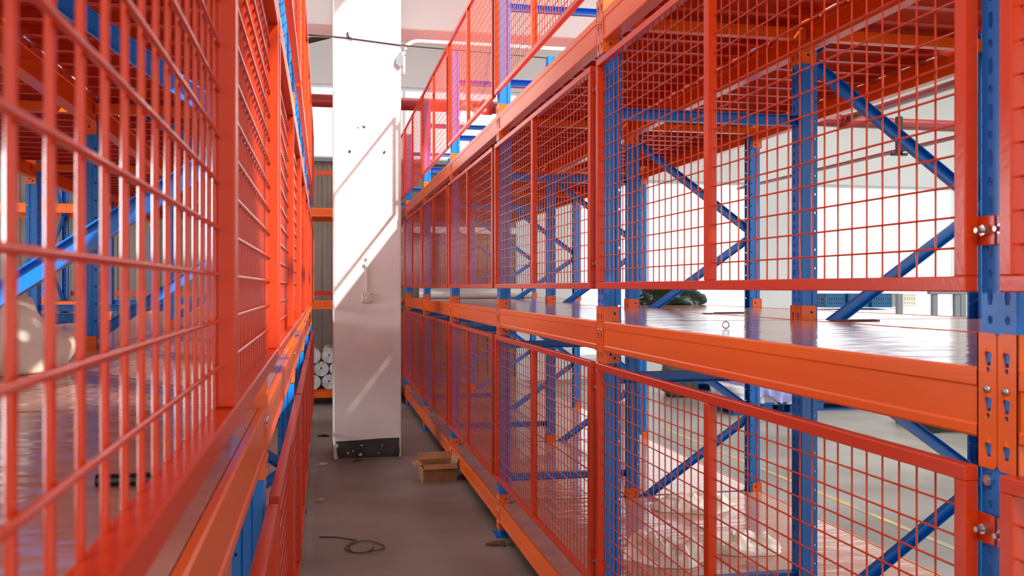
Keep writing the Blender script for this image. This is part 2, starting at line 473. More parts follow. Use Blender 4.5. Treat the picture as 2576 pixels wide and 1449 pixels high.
def channel(p0, p1, w=0.042, d=0.03, t=0.003, flip=1):
    """C channel between two points of the plane v = 0; open side towards +v*flip"""
    p0 = Vector(p0); p1 = Vector(p1)
    ax = (p1 - p0).normalized()
    vy = Vector((0, 1, 0)) * flip
    n = ax.cross(vy).normalized()
    h = w / 2
    prof = [(-h, -d / 2), (h, -d / 2), (h, d / 2), (h - t, d / 2), (h - t, -d / 2 + t), (-h + t, -d / 2 + t), (-h + t, d / 2), (-h, d / 2)]
    return MB().sweep(prof, p0, p1, n, vy)

BRACE_Z = (0.13, 0.71, 1.30, 1.88, 2.48, 3.08)

def upright_frame(X, s, y, label, group, braced, first_high, feet=True):
    """posts A, B, C at one station; braced = index pair with zigzag bracing, the other pair is tied"""
    t = thing('upright_frame', label, 'rack frame', (X, y, 0), group, (s, 1, 1))
    us = [(0.0, 0), (D, 0 if braced == 1 else 1), (2 * D, 1 if braced == 1 else 0)]
    for u, turned in us:
        p = link('post', POST, t, (u + (PD if turned else 0), 0, 0), (0, 0, math.pi) if turned else None)
        link('base_plate', FOOT, p)
    for vz in ((0.0195, 1.222), (-0.0195, 1.147)) if braced == 1 else ():
        link('bolt', BOLTHEAD, t, (0.0025, vz[0], vz[1]))
    c = 0.04
    a, b = (D, 2 * D) if braced == 1 else (0.0, D)
    lo = a if first_high == 0 else b
    hi = b if first_high == 0 else a
    zs = BRACE_Z
    pts = [((lo if i % 2 == 0 else hi), z) for i, z in enumerate(zs)]
    for (ua, za), (ub, zb) in zip(pts, pts[1:]):
        sgn = 1 if ub > ua else -1
        br_ = link('brace', channel((ua + c + sgn * 0.012, 0, za + 0.012), (ub + c - sgn * 0.012, 0, zb - 0.012), 0.046, 0.032, flip=-1).mesh('brace', 'blue'), t)
    for (ua, za) in pts:
        link('brace_bolt', MB().cyl((ua + 0.0615, -PW - 0.008, za), (ua + 0.0615, PW + 0.008, za), 0.006, 6).mesh('brace_bolt', 'zinc'), t)
    for z in (0.09, 3.3):
        link('brace', channel((a + c + 0.02, 0, z), (b + c - 0.02, 0, z), 0.046, 0.032, flip=-1).mesh('brace', 'blue'), t)
    a2, b2 = (0.0, D) if braced == 1 else (D, 2 * D)
    for z in ((0.355, 1.18, 2.215, 2.80, 3.27) if braced == 1 else (0.355, 1.40, 3.27)):
        link('tie_bar', channel((a2 + 0.075, 0, z), (b2 + 0.005, 0, z), 0.043, 0.04, flip=-1).mesh('tie_bar', 'blue'), t)
    return t

BEAM_H = 0.115
BEAM_PROF = [(0.003, 0), (0.014, 0), (0.014, -0.03), (0.05, -0.03), (0.05, -BEAM_H), (0.003, -BEAM_H),
             (0.0, -BEAM_H + 0.004), (0.0, -0.096), (0.003, -0.092), (0.003, -0.032), (0.0, -0.028), (0.0, -0.004)]
_beam_cache = {}
def beam_mesh(L):
    if L not in _beam_cache:
        _beam_cache[L] = MB().sweep(BEAM_PROF, (0, PW + 0.006, 0), (0, L - PW - 0.006, 0), (1, 0, 0), (0, 0, 1)).mesh('beam_rail', 'beam')
    return _beam_cache[L]

def connector_mesh(sgn):
    """end connector lapping the post face; sgn = side of the post on which the beam lies"""
    mb = MB()
    z0, z1 = -0.162, 0.058
    def key(cy):
        return [(0.0145, cy - 0.013), (0.0255, cy - 0.013), (0.0285, cy + 0.006), (0.0205, cy + 0.014), (0.0175, cy + 0.014), (0.0115, cy + 0.006)]
    holes = [key(0.018), key(-0.056), key(-0.130), circ(0.0205, -0.0015, 0.0048), circ(0.0205, -0.0765, 0.0048)]
    r = 0.006
    a0, a1 = 0.0015, PW + 0.004
    outer = [(a0, z0 + r), (a0 + r, z0), (a1, z0), (a1, z1), (a0 + r, z1), (a0, z1 - r)]
    vs_, fs_ = fill2d(outer, holes)
    for u in (0.0, 0.003):
        mb.add([(u, sgn * a, b) for a, b in vs_], fs_)
    for h in holes + [outer]:
        k = len(h)
        mb.add([(u, sgn * a, b) for u in (0.0, 0.003) for a, b in h], [(j, (j + 1) % k, k + (j + 1) % k, k + j) for j in range(k)])
    # embossed lip above each keyhole
    for cy in (0.018, -0.056, -0.130):
        mb.add([(-0.0, sgn * 0.0125, cy + 0.009), (-0.0, sgn * 0.019, cy + 0.019), (-0.0, sgn * 0.0275, cy + 0.009), (-0.0035, sgn * 0.019, cy + 0.011)], [(0, 1, 3), (1, 2, 3), (0, 3, 2)])
    # side plate against the post flank
    u1 = 0.066
    holes = [circ(0.046, 0.03, 0.0055), circ(0.030, -0.128, 0.0055), circ(0.046, -0.142, 0.0055)]
    outer = [(0.0, z0), (u1 - r, z0), (u1, z0 + r), (u1, z1 - r), (u1 - r, z1), (0.0, z1)]
    vs_, fs_ = fill2d(outer, holes)
    for v in (PW + 0.001, PW + 0.004):
        mb.add([(a, sgn * v, b) for a, b in vs_], fs_)
    k = len(outer)
    mb.add([(a, sgn * v, b) for v in (PW + 0.001, PW + 0.004) for a, b in outer], [(j, (j + 1) % k, k + (j + 1) % k, k + j) for j in range(k)])
    return mb.mesh('connector', 'beam', recalc=False)
CONN = {1: connector_mesh(1), -1: connector_mesh(-1)}
PIN = {}
for sg in (1, -1):
    PIN[sg] = MB().cyl((-0.004, sg * 0.0205, -0.033), (0.002, sg * 0.0205, -0.033), 0.0062, 10, 0.0068).mesh('safety_pin', 'zinc', True)

def rack_beam(X, s, u, y0, y1, z, label, group, turned=False, pins=True):
    L = round(y1 - y0, 3)
    if turned:       # faces away from the aisle
        t = thing('rack_beam', label, 'beam', (X + s * (u + PD + 0.007), y0, z), group, (-s, 1, 1))
    else:
        t = thing('rack_beam', label, 'beam', (X + s * u, y0, z), group, (s, 1, 1))
    link('beam_rail', beam_mesh(L), t)
    for sg, yy in ((1, 0.0), (-1, L)):
        c = link('connector', CONN[sg], t, (0, yy, 0))
        if pins:
            link('safety_pin', PIN[sg], c)
    return t

CELL = 0.0523
_pc = {}
def mesh_panel(X, s, y0, y1, z, rows, label, group, detail):
    """wire mesh guard hung on the aisle side of two posts; detail: every wire its own object"""
    g = 0.038
    L = round(y1 - y0 - 2 * g, 3)
    ht = round(rows * CELL + 0.044, 4)
    t = thing('mesh_panel', label, 'mesh panel', (X, y0 + g, z), group, (s, 1, 1))
    ua, ub = -0.0285, -0.003
    k = (L, ht)
    wr = 0.0021 if s == 1 else 0.0026
    if k not in _pc:
        P = {}
        P['rail'] = MB().box(ua, ub, 0, L, 0, 0.026, 0.002).mesh('rail', 'panel')
        P['stile'] = MB().box(ua, ub, 0, 0.026, 0.0262, ht - 0.0262, 0.002).mesh('stile', 'panel')
        P['mid'] = MB().box(ua, ub, 0, 0.034, 0.0262, ht - 0.0262, 0.002).mesh('stile', 'panel')
        P['vwire'] = MB().cyl((-0.0062, 0, 0.0262), (-0.0062, 0, ht - 0.0262), wr, 6, caps=False).mesh('wire', 'wire', True)
        P['hwire'] = MB().cyl((-0.0108, 0.016, 0), (-0.0108, L - 0.016, 0), wr, 6, caps=False).mesh('wire', 'wire', True)
        P['tab_near'] = MB().box(-0.0028, 0.0004, -0.036, 0.026, -0.024, 0.024, 0.001).mesh('bracket', 'panel')
        nv = int(round((L - 0.052) / CELL))
        P['vy'] = [0.026 + (L - 0.052) * (i + 0.5) / nv for i in range(nv)]
        P['hz'] = [0.024 + CELL * (i + 0.95) for i in range(rows - 1)]
        grid = MB()
        for y in P['vy']:
            if abs(y - L / 2) > 0.02:
                grid.cyl((-0.0062, y, 0.0262), (-0.0062, y, ht - 0.0262), wr, 4, caps=False)
        for zz in P['hz']:
            grid.cyl((-0.0108, 0.016, zz), (-0.0108, L - 0.016, zz), wr, 4, caps=False)
        P['grid'] = grid.mesh('wire_grid', 'wire', True, recalc=False)
        _pc[k] = P
    P = _pc[k]
    link('rail', P['rail'], t)
    link('rail', P['rail'], t, (0, 0, ht - 0.026))
    link('stile', P['stile'], t)
    link('stile', P['stile'], t, (0, L - 0.026, 0))
    link('stile', P['mid'], t, (0, L / 2 - 0.017, 0))
    if detail:
        for y in P['vy']:
            if abs(y - L / 2) > 0.02:
                link('wire', P['vwire'], t, (0, y, 0))
        for zz in P['hz']:
            link('wire', P['hwire'], t, (0, 0, zz))
    else:
        w = link('wire_grid', P['grid'], t)
        w['kind'] = 'stuff'
    for zz in (0.1, ht - 0.1):
        for yy, sy in ((0.0, 1), (L, -1)):
            b = link('bracket', P['tab_near'], t, (0, yy, zz), None, (1, sy, 1))
            link('bolt', BOLT, b, (0, -0.017, 0))
    return t

PANEL_T = None
def deck_panel_mesh(w, u0, u1):
    """folded steel tray seen from below: plate, two flanges and return lips"""
    prof = [(0.0015, 0), (w - 0.0015, 0), (w - 0.0015, -0.032), (w - 0.016, -0.032), (w - 0.016, -0.0305), (w - 0.003, -0.0305), (w - 0.003, -0.0015),
            (0.003, -0.0015), (0.003, -0.0305), (0.016, -0.0305), (0.016, -0.032), (0.0015, -0.032)]
    return MB().sweep(prof, (u0, 0, 0), (u1, 0, 0), (0, 1, 0), (0, 0, 1)).mesh('deck_panel', 'deck_red')
NP = 11
PWID = (BAY - 0.04) / NP
DPM = {0: deck_panel_mesh(PWID, 0.016, D - 0.001), 1: deck_panel_mesh(PWID, D + 0.052, 2 * D + PD - 0.012)}
DPE = {0: deck_panel_mesh(PWID, 0.08, D - 0.001), 1: deck_panel_mesh(PWID, D + 0.08, 2 * D - 0.006)}

def steel_deck(X, s, row, y0, z, label, group, k=1):
    t = thing('steel_deck', label, 'deck', (X, y0, z), group, (s, k, 1))
    for i in range(NP):
        y = 0.02 + i * PWID
        link('deck_panel', (DPE if i in (0, NP - 1) else DPM)[row], t, (0, y, 0.0335))
    return t

def board_mesh(row):
    u0, u1 = (0.0165, D - 0.002) if row == 0 else (D + 0.0165, 2 * D + PD - 0.012)
    mb = MB()
    L = BAY
    # notched round the posts at both ends and both long edges
    e = PW + 0.006
    pd = 0.084
    if row == 0:
        out = [(u0, e), (pd, e), (pd, 0.018), (u1, 0.018), (u1, L - 0.018), (pd, L - 0.018), (pd, L - e), (u0, L - e)]
    else:
        out = [(u0, e), (D + pd, e), (D + pd, 0.018), (2 * D - 0.012, 0.018), (2 * D - 0.012, e), (u1, e), (u1, L - e), (2 * D - 0.012, L - e), (2 * D - 0.012, L - 0.018), (D + pd, L - 0.018), (D + pd, L - e), (u0, L - e)]
    n = len(out)
    vs_, fs_ = fill2d(out, [])
    mb.add([(a, b, -0.0015) for a, b in vs_], fs_)
    mb.add([(a, b, -0.0285) for a, b in vs_], fs_)
    mb.add([(a, b, z) for z in (-0.0285, -0.0015) for a, b in out], [(j, (j + 1) % n, n + (j + 1) % n, n + j) for j in range(n)])
    return mb.mesh('deck_board', 'film')
BOARD = {0: board_mesh(0), 1: board_mesh(1)}
def deck_board(X, s, row, y0, z, label, group, k=1):
    return tag(link('deck_board', BOARD[row], None, (X, y0, z), None, (s, k, 1)), label, 'deck', group)

# ------------------------------------------------------------------ the two racks
ORD = ['nearest', 'second', 'third', 'fourth', 'fifth', 'sixth', 'seventh']
LEV = ['bottom', 'middle', 'upper']

def cross_bar(X, s, row, y, z, label, group):
    u0, u1 = (0.085, D - (0.004 if s == 1 else 0.2)) if row == 0 else (D + (0.2 if s == 1 else 0.085), 2 * D - 0.01)
    me = MB().box(u0, u1, -0.03, 0.03, -0.03, 0, 0.002).mesh('cross_bar', 'panel')
    tag(link('cross_bar', me, None, (X, y, z), None, (s, 1, 1)), label, 'cross bar', group)

def build_rack(side):
    s = 1 if side == 'right' else -1
    X = W if s == 1 else -WL
    if s == 1:
        ys = [1.2985 + BAY * k for k in range(-1, 7)]
        ys[1] = 1.28
        zb = [0.203, 1.403, 2.604]
        zp = [0.362, 1.528, 2.716]
        rows = 16
    else:
        ys = [0.037 + BAY * k for k in range(0, 6)]
        zb = [0.203, 1.265, 2.36]
        zp = [0.27, 1.372, 2.46]
        rows = 14
    for k, y in enumerate(ys):
        upright_frame(X, s, y, 'blue slotted upright frame with braces, %s frame from the camera in the %s rack' % (ORD[k] if k < 7 else 'last', side),
                      'upright frames of the %s rack' % side, 1 if s == 1 else 0, 0 if s == 1 else 1)
    for k in range(len(ys) - 1):
        y0, y1 = ys[k], ys[k + 1]
        for lv in range(3):
            lab = '%s level of the %s rack, %s bay from the camera' % (LEV[lv], side, ORD[k])
            rack_beam(X, s, 0.0, y0, y1, zb[lv], 'orange front beam, ' + lab, 'front beams of the %s rack' % side)
            rack_beam(X, s, D, y0, y1, zb[lv], 'orange inner beam, ' + lab, 'inner beams of the %s rack' % side)
            rack_beam(X, s, 2 * D, y0, y1, zb[lv], 'orange rear beam, ' + lab, 'rear beams of the %s rack' % side, turned=True, pins=False)
            if s == 1:
                det = (lv == 1 and k <= 3) or (lv == 0 and k <= 3) or (lv == 2 and k in (2, 3))
            else:
                det = lv == 1 and k <= 1 or lv == 0 and k == 0
            if not (s == -1 and lv == 2 and k == 0 and False):
                mesh_panel(X, s, y0, y1, zp[lv], rows, 'red-orange wire mesh panel, ' + lab, 'mesh panels of the %s rack' % side, det)
            for row in (0, 1):
                rn = 'front' if row == 0 else 'rear'
                if lv < 2:
                    deck_board(X, s, row, y0, zb[lv], 'glossy film-wrapped %s deck board, %s' % (rn, lab), 'deck boards of the %s rack' % side, (y1 - y0) / BAY)
                    if k < len(ys) - 2 or s == 1:
                        cross_bar(X, s, row, y1, zb[lv] - 0.0315, 'red cross bar under the %s deck seam, %s' % (rn, lab.replace(' from the camera', '')), 'cross bars of the %s rack' % side)
                else:
                    steel_deck(X, s, row, y0, zb[lv] - 0.03, 'red ribbed steel %s deck, %s' % (rn, lab), 'steel decks of the %s rack' % side, (y1 - y0) / BAY)
                    u0, u1 = (0.055, D - 0.002) if row == 0 else (D + 0.055, 2 * D + 0.02)
                    yy = y1 - 0.075
                    sb = link('support_bar', MB().box(u0, u1, -0.02, 0.02, -0.045, 0.0, 0.002).mesh('support_bar', 'beam'), None, (X, yy, zb[lv] - 0.034), None, (s, 1, 1))
                    tag(sb, 'orange support bar, %s deck, %s' % (rn, lab), 'support bar', 'deck support bars of the %s rack' % side)
build_rack('right')
build_rack('left')

# ------------------------------------------------------------------ rack along the back wall
def back_rack():
    Y = 12.1
    xs = [-5.45, -3.32, -1.19, 0.94]
    for k, x in enumerate(xs):
        t = thing('upright_frame', 'blue upright frame of the rack along the back wall, %s from the left' % ORD[k].replace('nearest', 'first'), 'rack frame', (x, Y, 0), 'upright frames of the back rack', None, (0, 0, math.pi / 2))
        for u, turned in ((0.0, 0), (D, 1)):
            p = link('post', POST, t, (u + (PD if turned else 0), 0, 0), (0, 0, math.pi) if turned else None)
            link('base_plate', FOOT, p)
        pts = [((0.0 if i % 2 else D), z) for i, z in enumerate(BRACE_Z)]
        for (ua, za), (ub, zb_) in zip(pts, pts[1:]):
            link('brace', channel((ua + 0.04, 0, za), (ub + 0.04, 0, zb_), 0.046, 0.032).mesh('brace', 'blue'), t)
    for k in range(3):
        for lv, z in enumerate((0.215, 1.36, 2.56)):
            lab = '%s level, %s bay from the left' % (LEV[lv], ORD[k].replace('nearest', 'first'))
            for rear in (0, 1):
                # local: u = depth (y), v = along -x
                t = thing('rack_beam', 'orange %s beam of the back wall rack, %s' % ('rear' if rear else 'front', lab), 'beam',
                          (xs[k + 1], Y + (D + PD + 0.007 if rear else 0), z), 'beams of the back rack', (-1 if rear else 1, 1, 1), (0, 0, math.pi / 2))
                link('beam_rail', beam_mesh(BAY), t)
                for sg, yy in ((1, 0.0), (-1, BAY)):
                    link('connector', CONN[sg], t, (0, yy, 0))
            mb = MB().box(xs[k] + 0.05, xs[k + 1] - 0.05, Y + 0.0165, Y + D + PD - 0.012, z - 0.0285, z - 0.0015)
            tag(link('deck_board', mb.mesh('deck_board', 'deck_red')), 'red steel deck of the back wall rack, ' + lab, 'deck', 'decks of the back rack')
            if lv > 0:
                tag(link('stop_rail', MB().box(xs[k] + 0.05, xs[k + 1] - 0.05, Y + D + 0.1, Y + D + 0.13, z - 0.36 + (0.9 if lv == 2 else 0.42), z - 0.3 + (0.9 if lv == 2 else 0.42)).mesh('stop_rail', 'panel')),
                    'thin red rail behind the back wall rack, ' + lab, 'rail', 'back rails of the back rack')
back_rack()

# white rolls stacked end-on in the back rack
R = 0.096
rolls = [(-0.30, 0.0), (-0.10, 0.0), (0.10, 0.0), (0.30, 0.0), (-0.2, 1), (0.0, 1), (0.2, 1), (-0.1, 2), (0.1, 2)]
ri = 0
for x, lv in rolls:
    z = 0.2135 + R + lv * R * 1.75
    names = {0: 'bottom row', 1: 'second row', 2: 'top row'}
    idx = [r for r in rolls if r[1] == lv].index((x, lv))
    tt = thing('plastic_roll', 'white wrapped roll end-on in the back rack, %s, %s from the left' % (names[int(lv)], ORD[idx].replace('nearest', 'first')), 'roll',
               (x - 0.02, 12.02 + 0.02 * (ri % 3), z), 'white rolls in the back rack')
    link('wrap', MB().cyl((0, 0, 0), (0, 0.85, 0), R, 20, caps=False).mesh('wrap', 'roll', True), tt)
    link('roll_end', MB().cyl((0, -0.002, 0), (0, 0.004, 0), R - 0.001, 20).mesh('roll_end', 'rollend'), tt)
    link('roll_end', MB().cyl((0, 0.85, 0), (0, 0.852, 0), R - 0.001, 20).mesh('roll_end', 'rollend'), tt)
    link('core_hole', MB().cyl((0.0, -0.005, 0.01), (0.0, 0.0, 0.01), 0.013, 10).mesh('core_hole', 'core'), tt)
    ri += 1

# ------------------------------------------------------------------ loose things
def blob(name, cx, cy, z0, rx, ry, rz, material, seed, amp=0.25, freq=2.0, flat=0.35, peak=(0, 0), res=3):
    """lumpy bag resting on z0"""
    bm = bmesh.new()
    bmesh.ops.create_icosphere(bm, subdivisions=res + 1, radius=1)
    for v in bm.verts:
        p = v.co.copy()
        n = noise.noise(p * freq + Vector((seed, seed * 2.3, 0))) * amp + noise.noise(p * freq * 3 + Vector((seed, 0, 5))) * amp * 0.35
        q = p * (1 + n)
        zz = q.z
        if zz < -flat: zz = -flat
        h = (zz + flat) / (1 + flat)
        v.co = Vector((q.x * rx + peak[0] * h * h, q.y * ry + peak[1] * h * h, z0 + (zz + flat) * rz / (1 + flat)))
    mb = MB(); mb.bm(bm)
    return link(name, mb.mesh(name, material, True), None, (cx, cy, 0))

zL = 1.265
sk = blob('cream_sack', -1.12, 3.2, zL, 0.29, 0.28, 0.27, 'sack', 3, 0.22, 1.6, 0.45, (-0.03, 0.1))
tag(sk, 'large cream woven sack slumped on the middle deck of the left rack', 'sack')
tb = thing('black_tube', 'short black taped tube lying on the left middle deck', 'tube', (-0.25, 1.33, zL + 0.0075), None, None, (0, 0, math.radians(-4)))
link('body', MB().cyl((-0.052, 0, 0), (0.05, 0, 0), 0.0085, 10).mesh('body', 'tape'), tb)
link('collar', MB().cyl((-0.02, 0, 0), (-0.012, 0, 0), 0.0092, 10).mesh('collar', 'tape'), tb)
link('collar', MB().cyl((0.012, 0, 0), (0.016, 0, 0), 0.0092, 10).mesh('collar', 'tape'), tb)
link('tip', MB().cyl((0.05, 0, 0), (0.058, 0, 0), 0.0055, 8).mesh('tip', 'zinc'), tb)

def cloth_heap(name, cx, cy, z0, rx, ry, hgt, seed, material, label, cat):
    n = 46
    mb = MB()
    vs_ = []
    rows_ = []
    for j in range(n + 1):
        for i in range(n + 1):
            a = i / n * 2 - 1; b = j / n * 2 - 1
            # square to disc, ragged outline
            x = a * math.sqrt(1 - b * b / 2); y = b * math.sqrt(1 - a * a / 2)
            r = math.hypot(x, y); th = math.atan2(y, x)
            edge = 1 + 0.25 * noise.noise(Vector((math.cos(th) * 1.6 + seed, math.sin(th) * 1.6, seed)))
            px, py = x * edge, y * edge
            f = Vector((px * 1.35 + seed, py * 1.35, seed * 0.7))
            w1 = noise.noise(f); w2 = noise.noise(f * 2.3 + Vector((9, 4, 1))); w3 = noise.noise(f * 5 + Vector((2, 8, 3)))
            ridge = (1 - abs(w1) * 2.6) * 0.6 + (1 - abs(w2) * 2.4) * 0.3 + w3 * 0.04
            fall = max(0.0, 1 - r ** 3)
            h = max(0.02, 0.15 + ridge * 0.75) * (0.25 + 0.75 * fall) * hgt * (1 if r < 0.97 else 0.3)
            vs_.append((px * rx + w2 * 0.03, py * ry + w1 * 0.03, h + 0.003))
    fs_ = [(j * (n + 1) + i, j * (n + 1) + i + 1, (j + 1) * (n + 1) + i + 1, (j + 1) * (n + 1) + i) for j in range(n) for i in range(n)]
    mb.add(vs_, fs_)
    # skirt down to the deck
    ring = [i for i in range(n + 1)] + [(j) * (n + 1) + n for j in range(1, n + 1)] + [n * (n + 1) + i for i in range(n - 1, -1, -1)] + [j * (n + 1) for j in range(n - 1, 0, -1)]
    low = [(vs_[i][0], vs_[i][1], 0.0005) for i in ring]
    base = len(vs_); k = len(ring)
    o = len(mb.v)
    mb.v += low
    for a in range(k):
        mb.f.append((ring[a], ring[(a + 1) % k], o + (a + 1) % k, o + a))
    me = mb.mesh(name, material, True)
    return tag(link(name, me, None, (cx, cy, z0)), label, cat)
zl = 0.2025
cloth_heap('cloth_sack', 1.66, 4.32, zl, 0.20, 0.24, 0.15, 1.7, 'cloth', 'crumpled beige cloth sack with open mouth on the bottom deck, left of the pair nearest', 'sack')
cloth_heap('cloth_sack', 2.10, 4.34, zl, 0.21, 0.16, 0.11, 6.1, 'cloth', 'flattened beige cloth sack on the bottom deck, right of the pair nearest', 'sack')
cloth_heap('cloth_sack', 2.22, 5.22, zl, 0.27, 0.2, 0.10, 11.3, 'cloth', 'pale crumpled cloth sack on the bottom deck at the second frame, farther than the others', 'sack')

gb = blob('plastic_bag', 2.62, 6.6, 1.402, 0.24, 0.2, 0.16, 'bag', 8, 0.4, 2.2, 0.3)
tag(gb, 'dark green plastic bag lying on the middle deck of the right rack', 'bag')

# long wrapped roll lying across the far middle deck
lr = thing('plastic_roll', 'long white wrapped roll lying across the far end of the right middle deck', 'roll', (1.09, 10.55, 1.402 + 0.062))
link('wrap', MB().cyl((0.0, 0, 0), (1.32, 0, 0), 0.062, 18).mesh('wrap', 'roll', True), lr)
link('band', MB().cyl((0.06, 0, 0), (0.1, 0, 0), 0.0635, 18).mesh('band', 'zinc', True), lr)
link('band', MB().cyl((1.2, 0, 0), (1.23, 0, 0), 0.0635, 18).mesh('band', 'zinc', True), lr)

# small debris on the right middle deck
tag(link('scrap_strip', MB().box(-0.12, 0.12, -0.012, 0.012, 0, 0.004).box(-0.05, 0.16, 0.0, 0.012, 0.0041, 0.007).mesh('scrap_strip', 'brownleaf'), None, (1.98, 4.3, 1.402), (0, 0, 0.2)),
    'thin brown wooden splinter on the right middle deck', 'scrap')
tag(link('debris', MB().box(-0.1, 0.1, -0.02, 0.02, 0, 0.005).box(-0.02, 0.1, 0.01, 0.04, 0.0, 0.004).mesh('debris', 'brownleaf'), None, (2.05, 3.25, 1.402), (0, 0, 0.05)),
    'brown scraps beside the brace foot on the right middle deck', 'scrap')
mb = MB()
for k in range(14):
    a0, a1 = 2 * math.pi * k / 14, 2 * math.pi * (k + 1) / 14
    mb.cyl((0.011 * math.cos(a0), 0, 0.013 + 0.011 * math.sin(a0)), (0.011 * math.cos(a1), 0, 0.013 + 0.011 * math.sin(a1)), 0.002, 5)
tag(link('wire_ring', mb.mesh('wire_ring', 'zinc'), None, (1.26, 2.72, 1.402)), 'small steel ring standing on the right middle deck', 'ring')

# cardboard box on the aisle floor
bx = thing('cardboard_box', 'small open cardboard box on the aisle floor beside the right rack', 'box', (0.9, 7.3, 0), None, None, (0, 0, math.radians(4)))
w, d_, h_, t_ = 0.135, 0.11, 0.135, 0.004
link('body', MB().box(-w, w, -d_, -d_ + t_, 0, h_).box(-w, w, d_ - t_, d_, 0, h_).box(-w, -w + t_, -d_ + t_, d_ - t_, 0, h_).box(w - t_, w, -d_ + t_, d_ - t_, 0, h_)
     .box(-w + t_, w - t_, -d_ + t_, d_ - t_, 0, t_).mesh('body', 'cardboard'), bx)
def flap(p0, p1, out):
    p0 = Vector(p0); p1 = Vector(p1); o = Vector(out)
    nrm = (p1 - p0).cross(o).normalized() * 0.004
    pts_ = [p0, p1, p1 + o, p0 + o]
    v_ = pts_ + [q + nrm for q in pts_]
    return MB().add(v_, [(0, 1, 2, 3), (7, 6, 5, 4), (0, 4, 5, 1), (1, 5, 6, 2), (2, 6, 7, 3), (3, 7, 4, 0)])
link('flap', flap((-w, -d_, h_), (w, -d_, h_), (0.0, -0.05, -0.028)).mesh('flap', 'cardboard'), bx)
link('flap', flap((-w, d_, h_), (w, d_, h_), (0, 0.05, 0.05)).mesh('flap', 'cardboard'), bx)
link('flap', flap((-w, -d_, h_), (-w, d_, h_), (-0.06, 0, -0.01)).mesh('flap', 'cardboard'), bx)
link('flap', flap((w, -d_, h_), (w, d_, h_), (0.02, 0, 0.05)).mesh('flap', 'cardboard'), bx)

# loop of wire and scraps on the aisle floor
pts = []
for k in range(60):
    t = k / 59
    a = t * 4 * math.pi
    pts.append((0.23 + (0.11 + 0.03 * math.sin(3 * t * 6)) * math.cos(a) * (1 if t < 0.6 else 0.75), 5.45 + 0.12 * math.sin(a), 0.006 + 0.004 * math.sin(a * 1.5) ** 2))
pts = [(-0.02, 5.72, 0.006), (0.08, 5.7, 0.005), (0.2, 5.6, 0.006)] + pts[12:]
tag(link('wire_loop', MB().tube(pts, 0.0035, 5).mesh('wire_loop', 'string', True)), 'loose loop of thin grey-green wire on the aisle floor', 'wire')
def scrap(x, y, r, m_, label, seed):
    random.seed(seed)
    pp_ = [(r * math.cos(a) * random.uniform(0.5, 1.3), r * math.sin(a) * random.uniform(0.4, 1.0)) for a in [k * math.pi / 4 for k in range(8)]]
    mb_ = MB()
    vv = [(a, b, 0.001 + random.uniform(0, 0.018)) for a, b in pp_] + [(0, 0, 0.024)]
    mb_.add(vv + [(a * 0.9, b * 0.9, 0.0005) for a, b in pp_], [(k, (k + 1) % 8, 8) for k in range(8)] + [(k, 9 + k, 9 + (k + 1) % 8, (k + 1) % 8) for k in range(8)])
    tag(link('floor_scrap', mb_.mesh('floor_scrap', m_), None, (x, y, 0.0)), label, 'scrap')
scrap(0.30, 8.16, 0.05, 'brownleaf', 'brown scrap on the floor at the foot of the column', 1)
scrap(-0.02, 8.05, 0.05, 'chip', 'pale plaster crumb on the floor left of the column foot', 2)
scrap(-0.02, 6.7, 0.04, 'scrap', 'small grey scrap on the floor by the left rack', 3)
scrap(1.02, 5.35, 0.07, 'brownleaf', 'brown leaf-like scrap under the right rack beam', 4)
scrap(0.02, 9.6, 0.06, 'tape', 'flat dark scrap on the floor left of the column', 5)

# ------------------------------------------------------------------ goods in the open hall to the right
def px(x, z):
    """lateral X and depth Y for a column of the photograph at camera distance z"""
    th = math.atan(476 / FPX)
    c, s_ = math.cos(th), math.sin(th)
    a = (x - 1288) / FPX * z
    return (a * c + z * s_, -a * s_ + z * c)

def pallet(label, x, y, wx, wy, group=None):
    t = thing('plastic_pallet', label, 'pallet', (x, y, 0), group)
    link('top_deck', MB().box(-wx / 2, wx / 2, -wy / 2, wy / 2, 0.11, 0.14, 0.004).mesh('top_deck', 'pallet'), t)
    for i in range(3):
        for j in range(3):
            cx, cy = (-1 + i) * (wx / 2 - 0.08), (-1 + j) * (wy / 2 - 0.08)
            link('foot', MB().box(cx - 0.07, cx + 0.07, cy - 0.07, cy + 0.07, 0.02, 0.11).mesh('foot', 'pallet'), t)
    for j in range(3):
        cy = (-1 + j) * (wy / 2 - 0.08)
        link('runner', MB().box(-wx / 2, wx / 2, cy - 0.07, cy + 0.07, 0.0, 0.02).mesh('runner', 'pallet'), t)

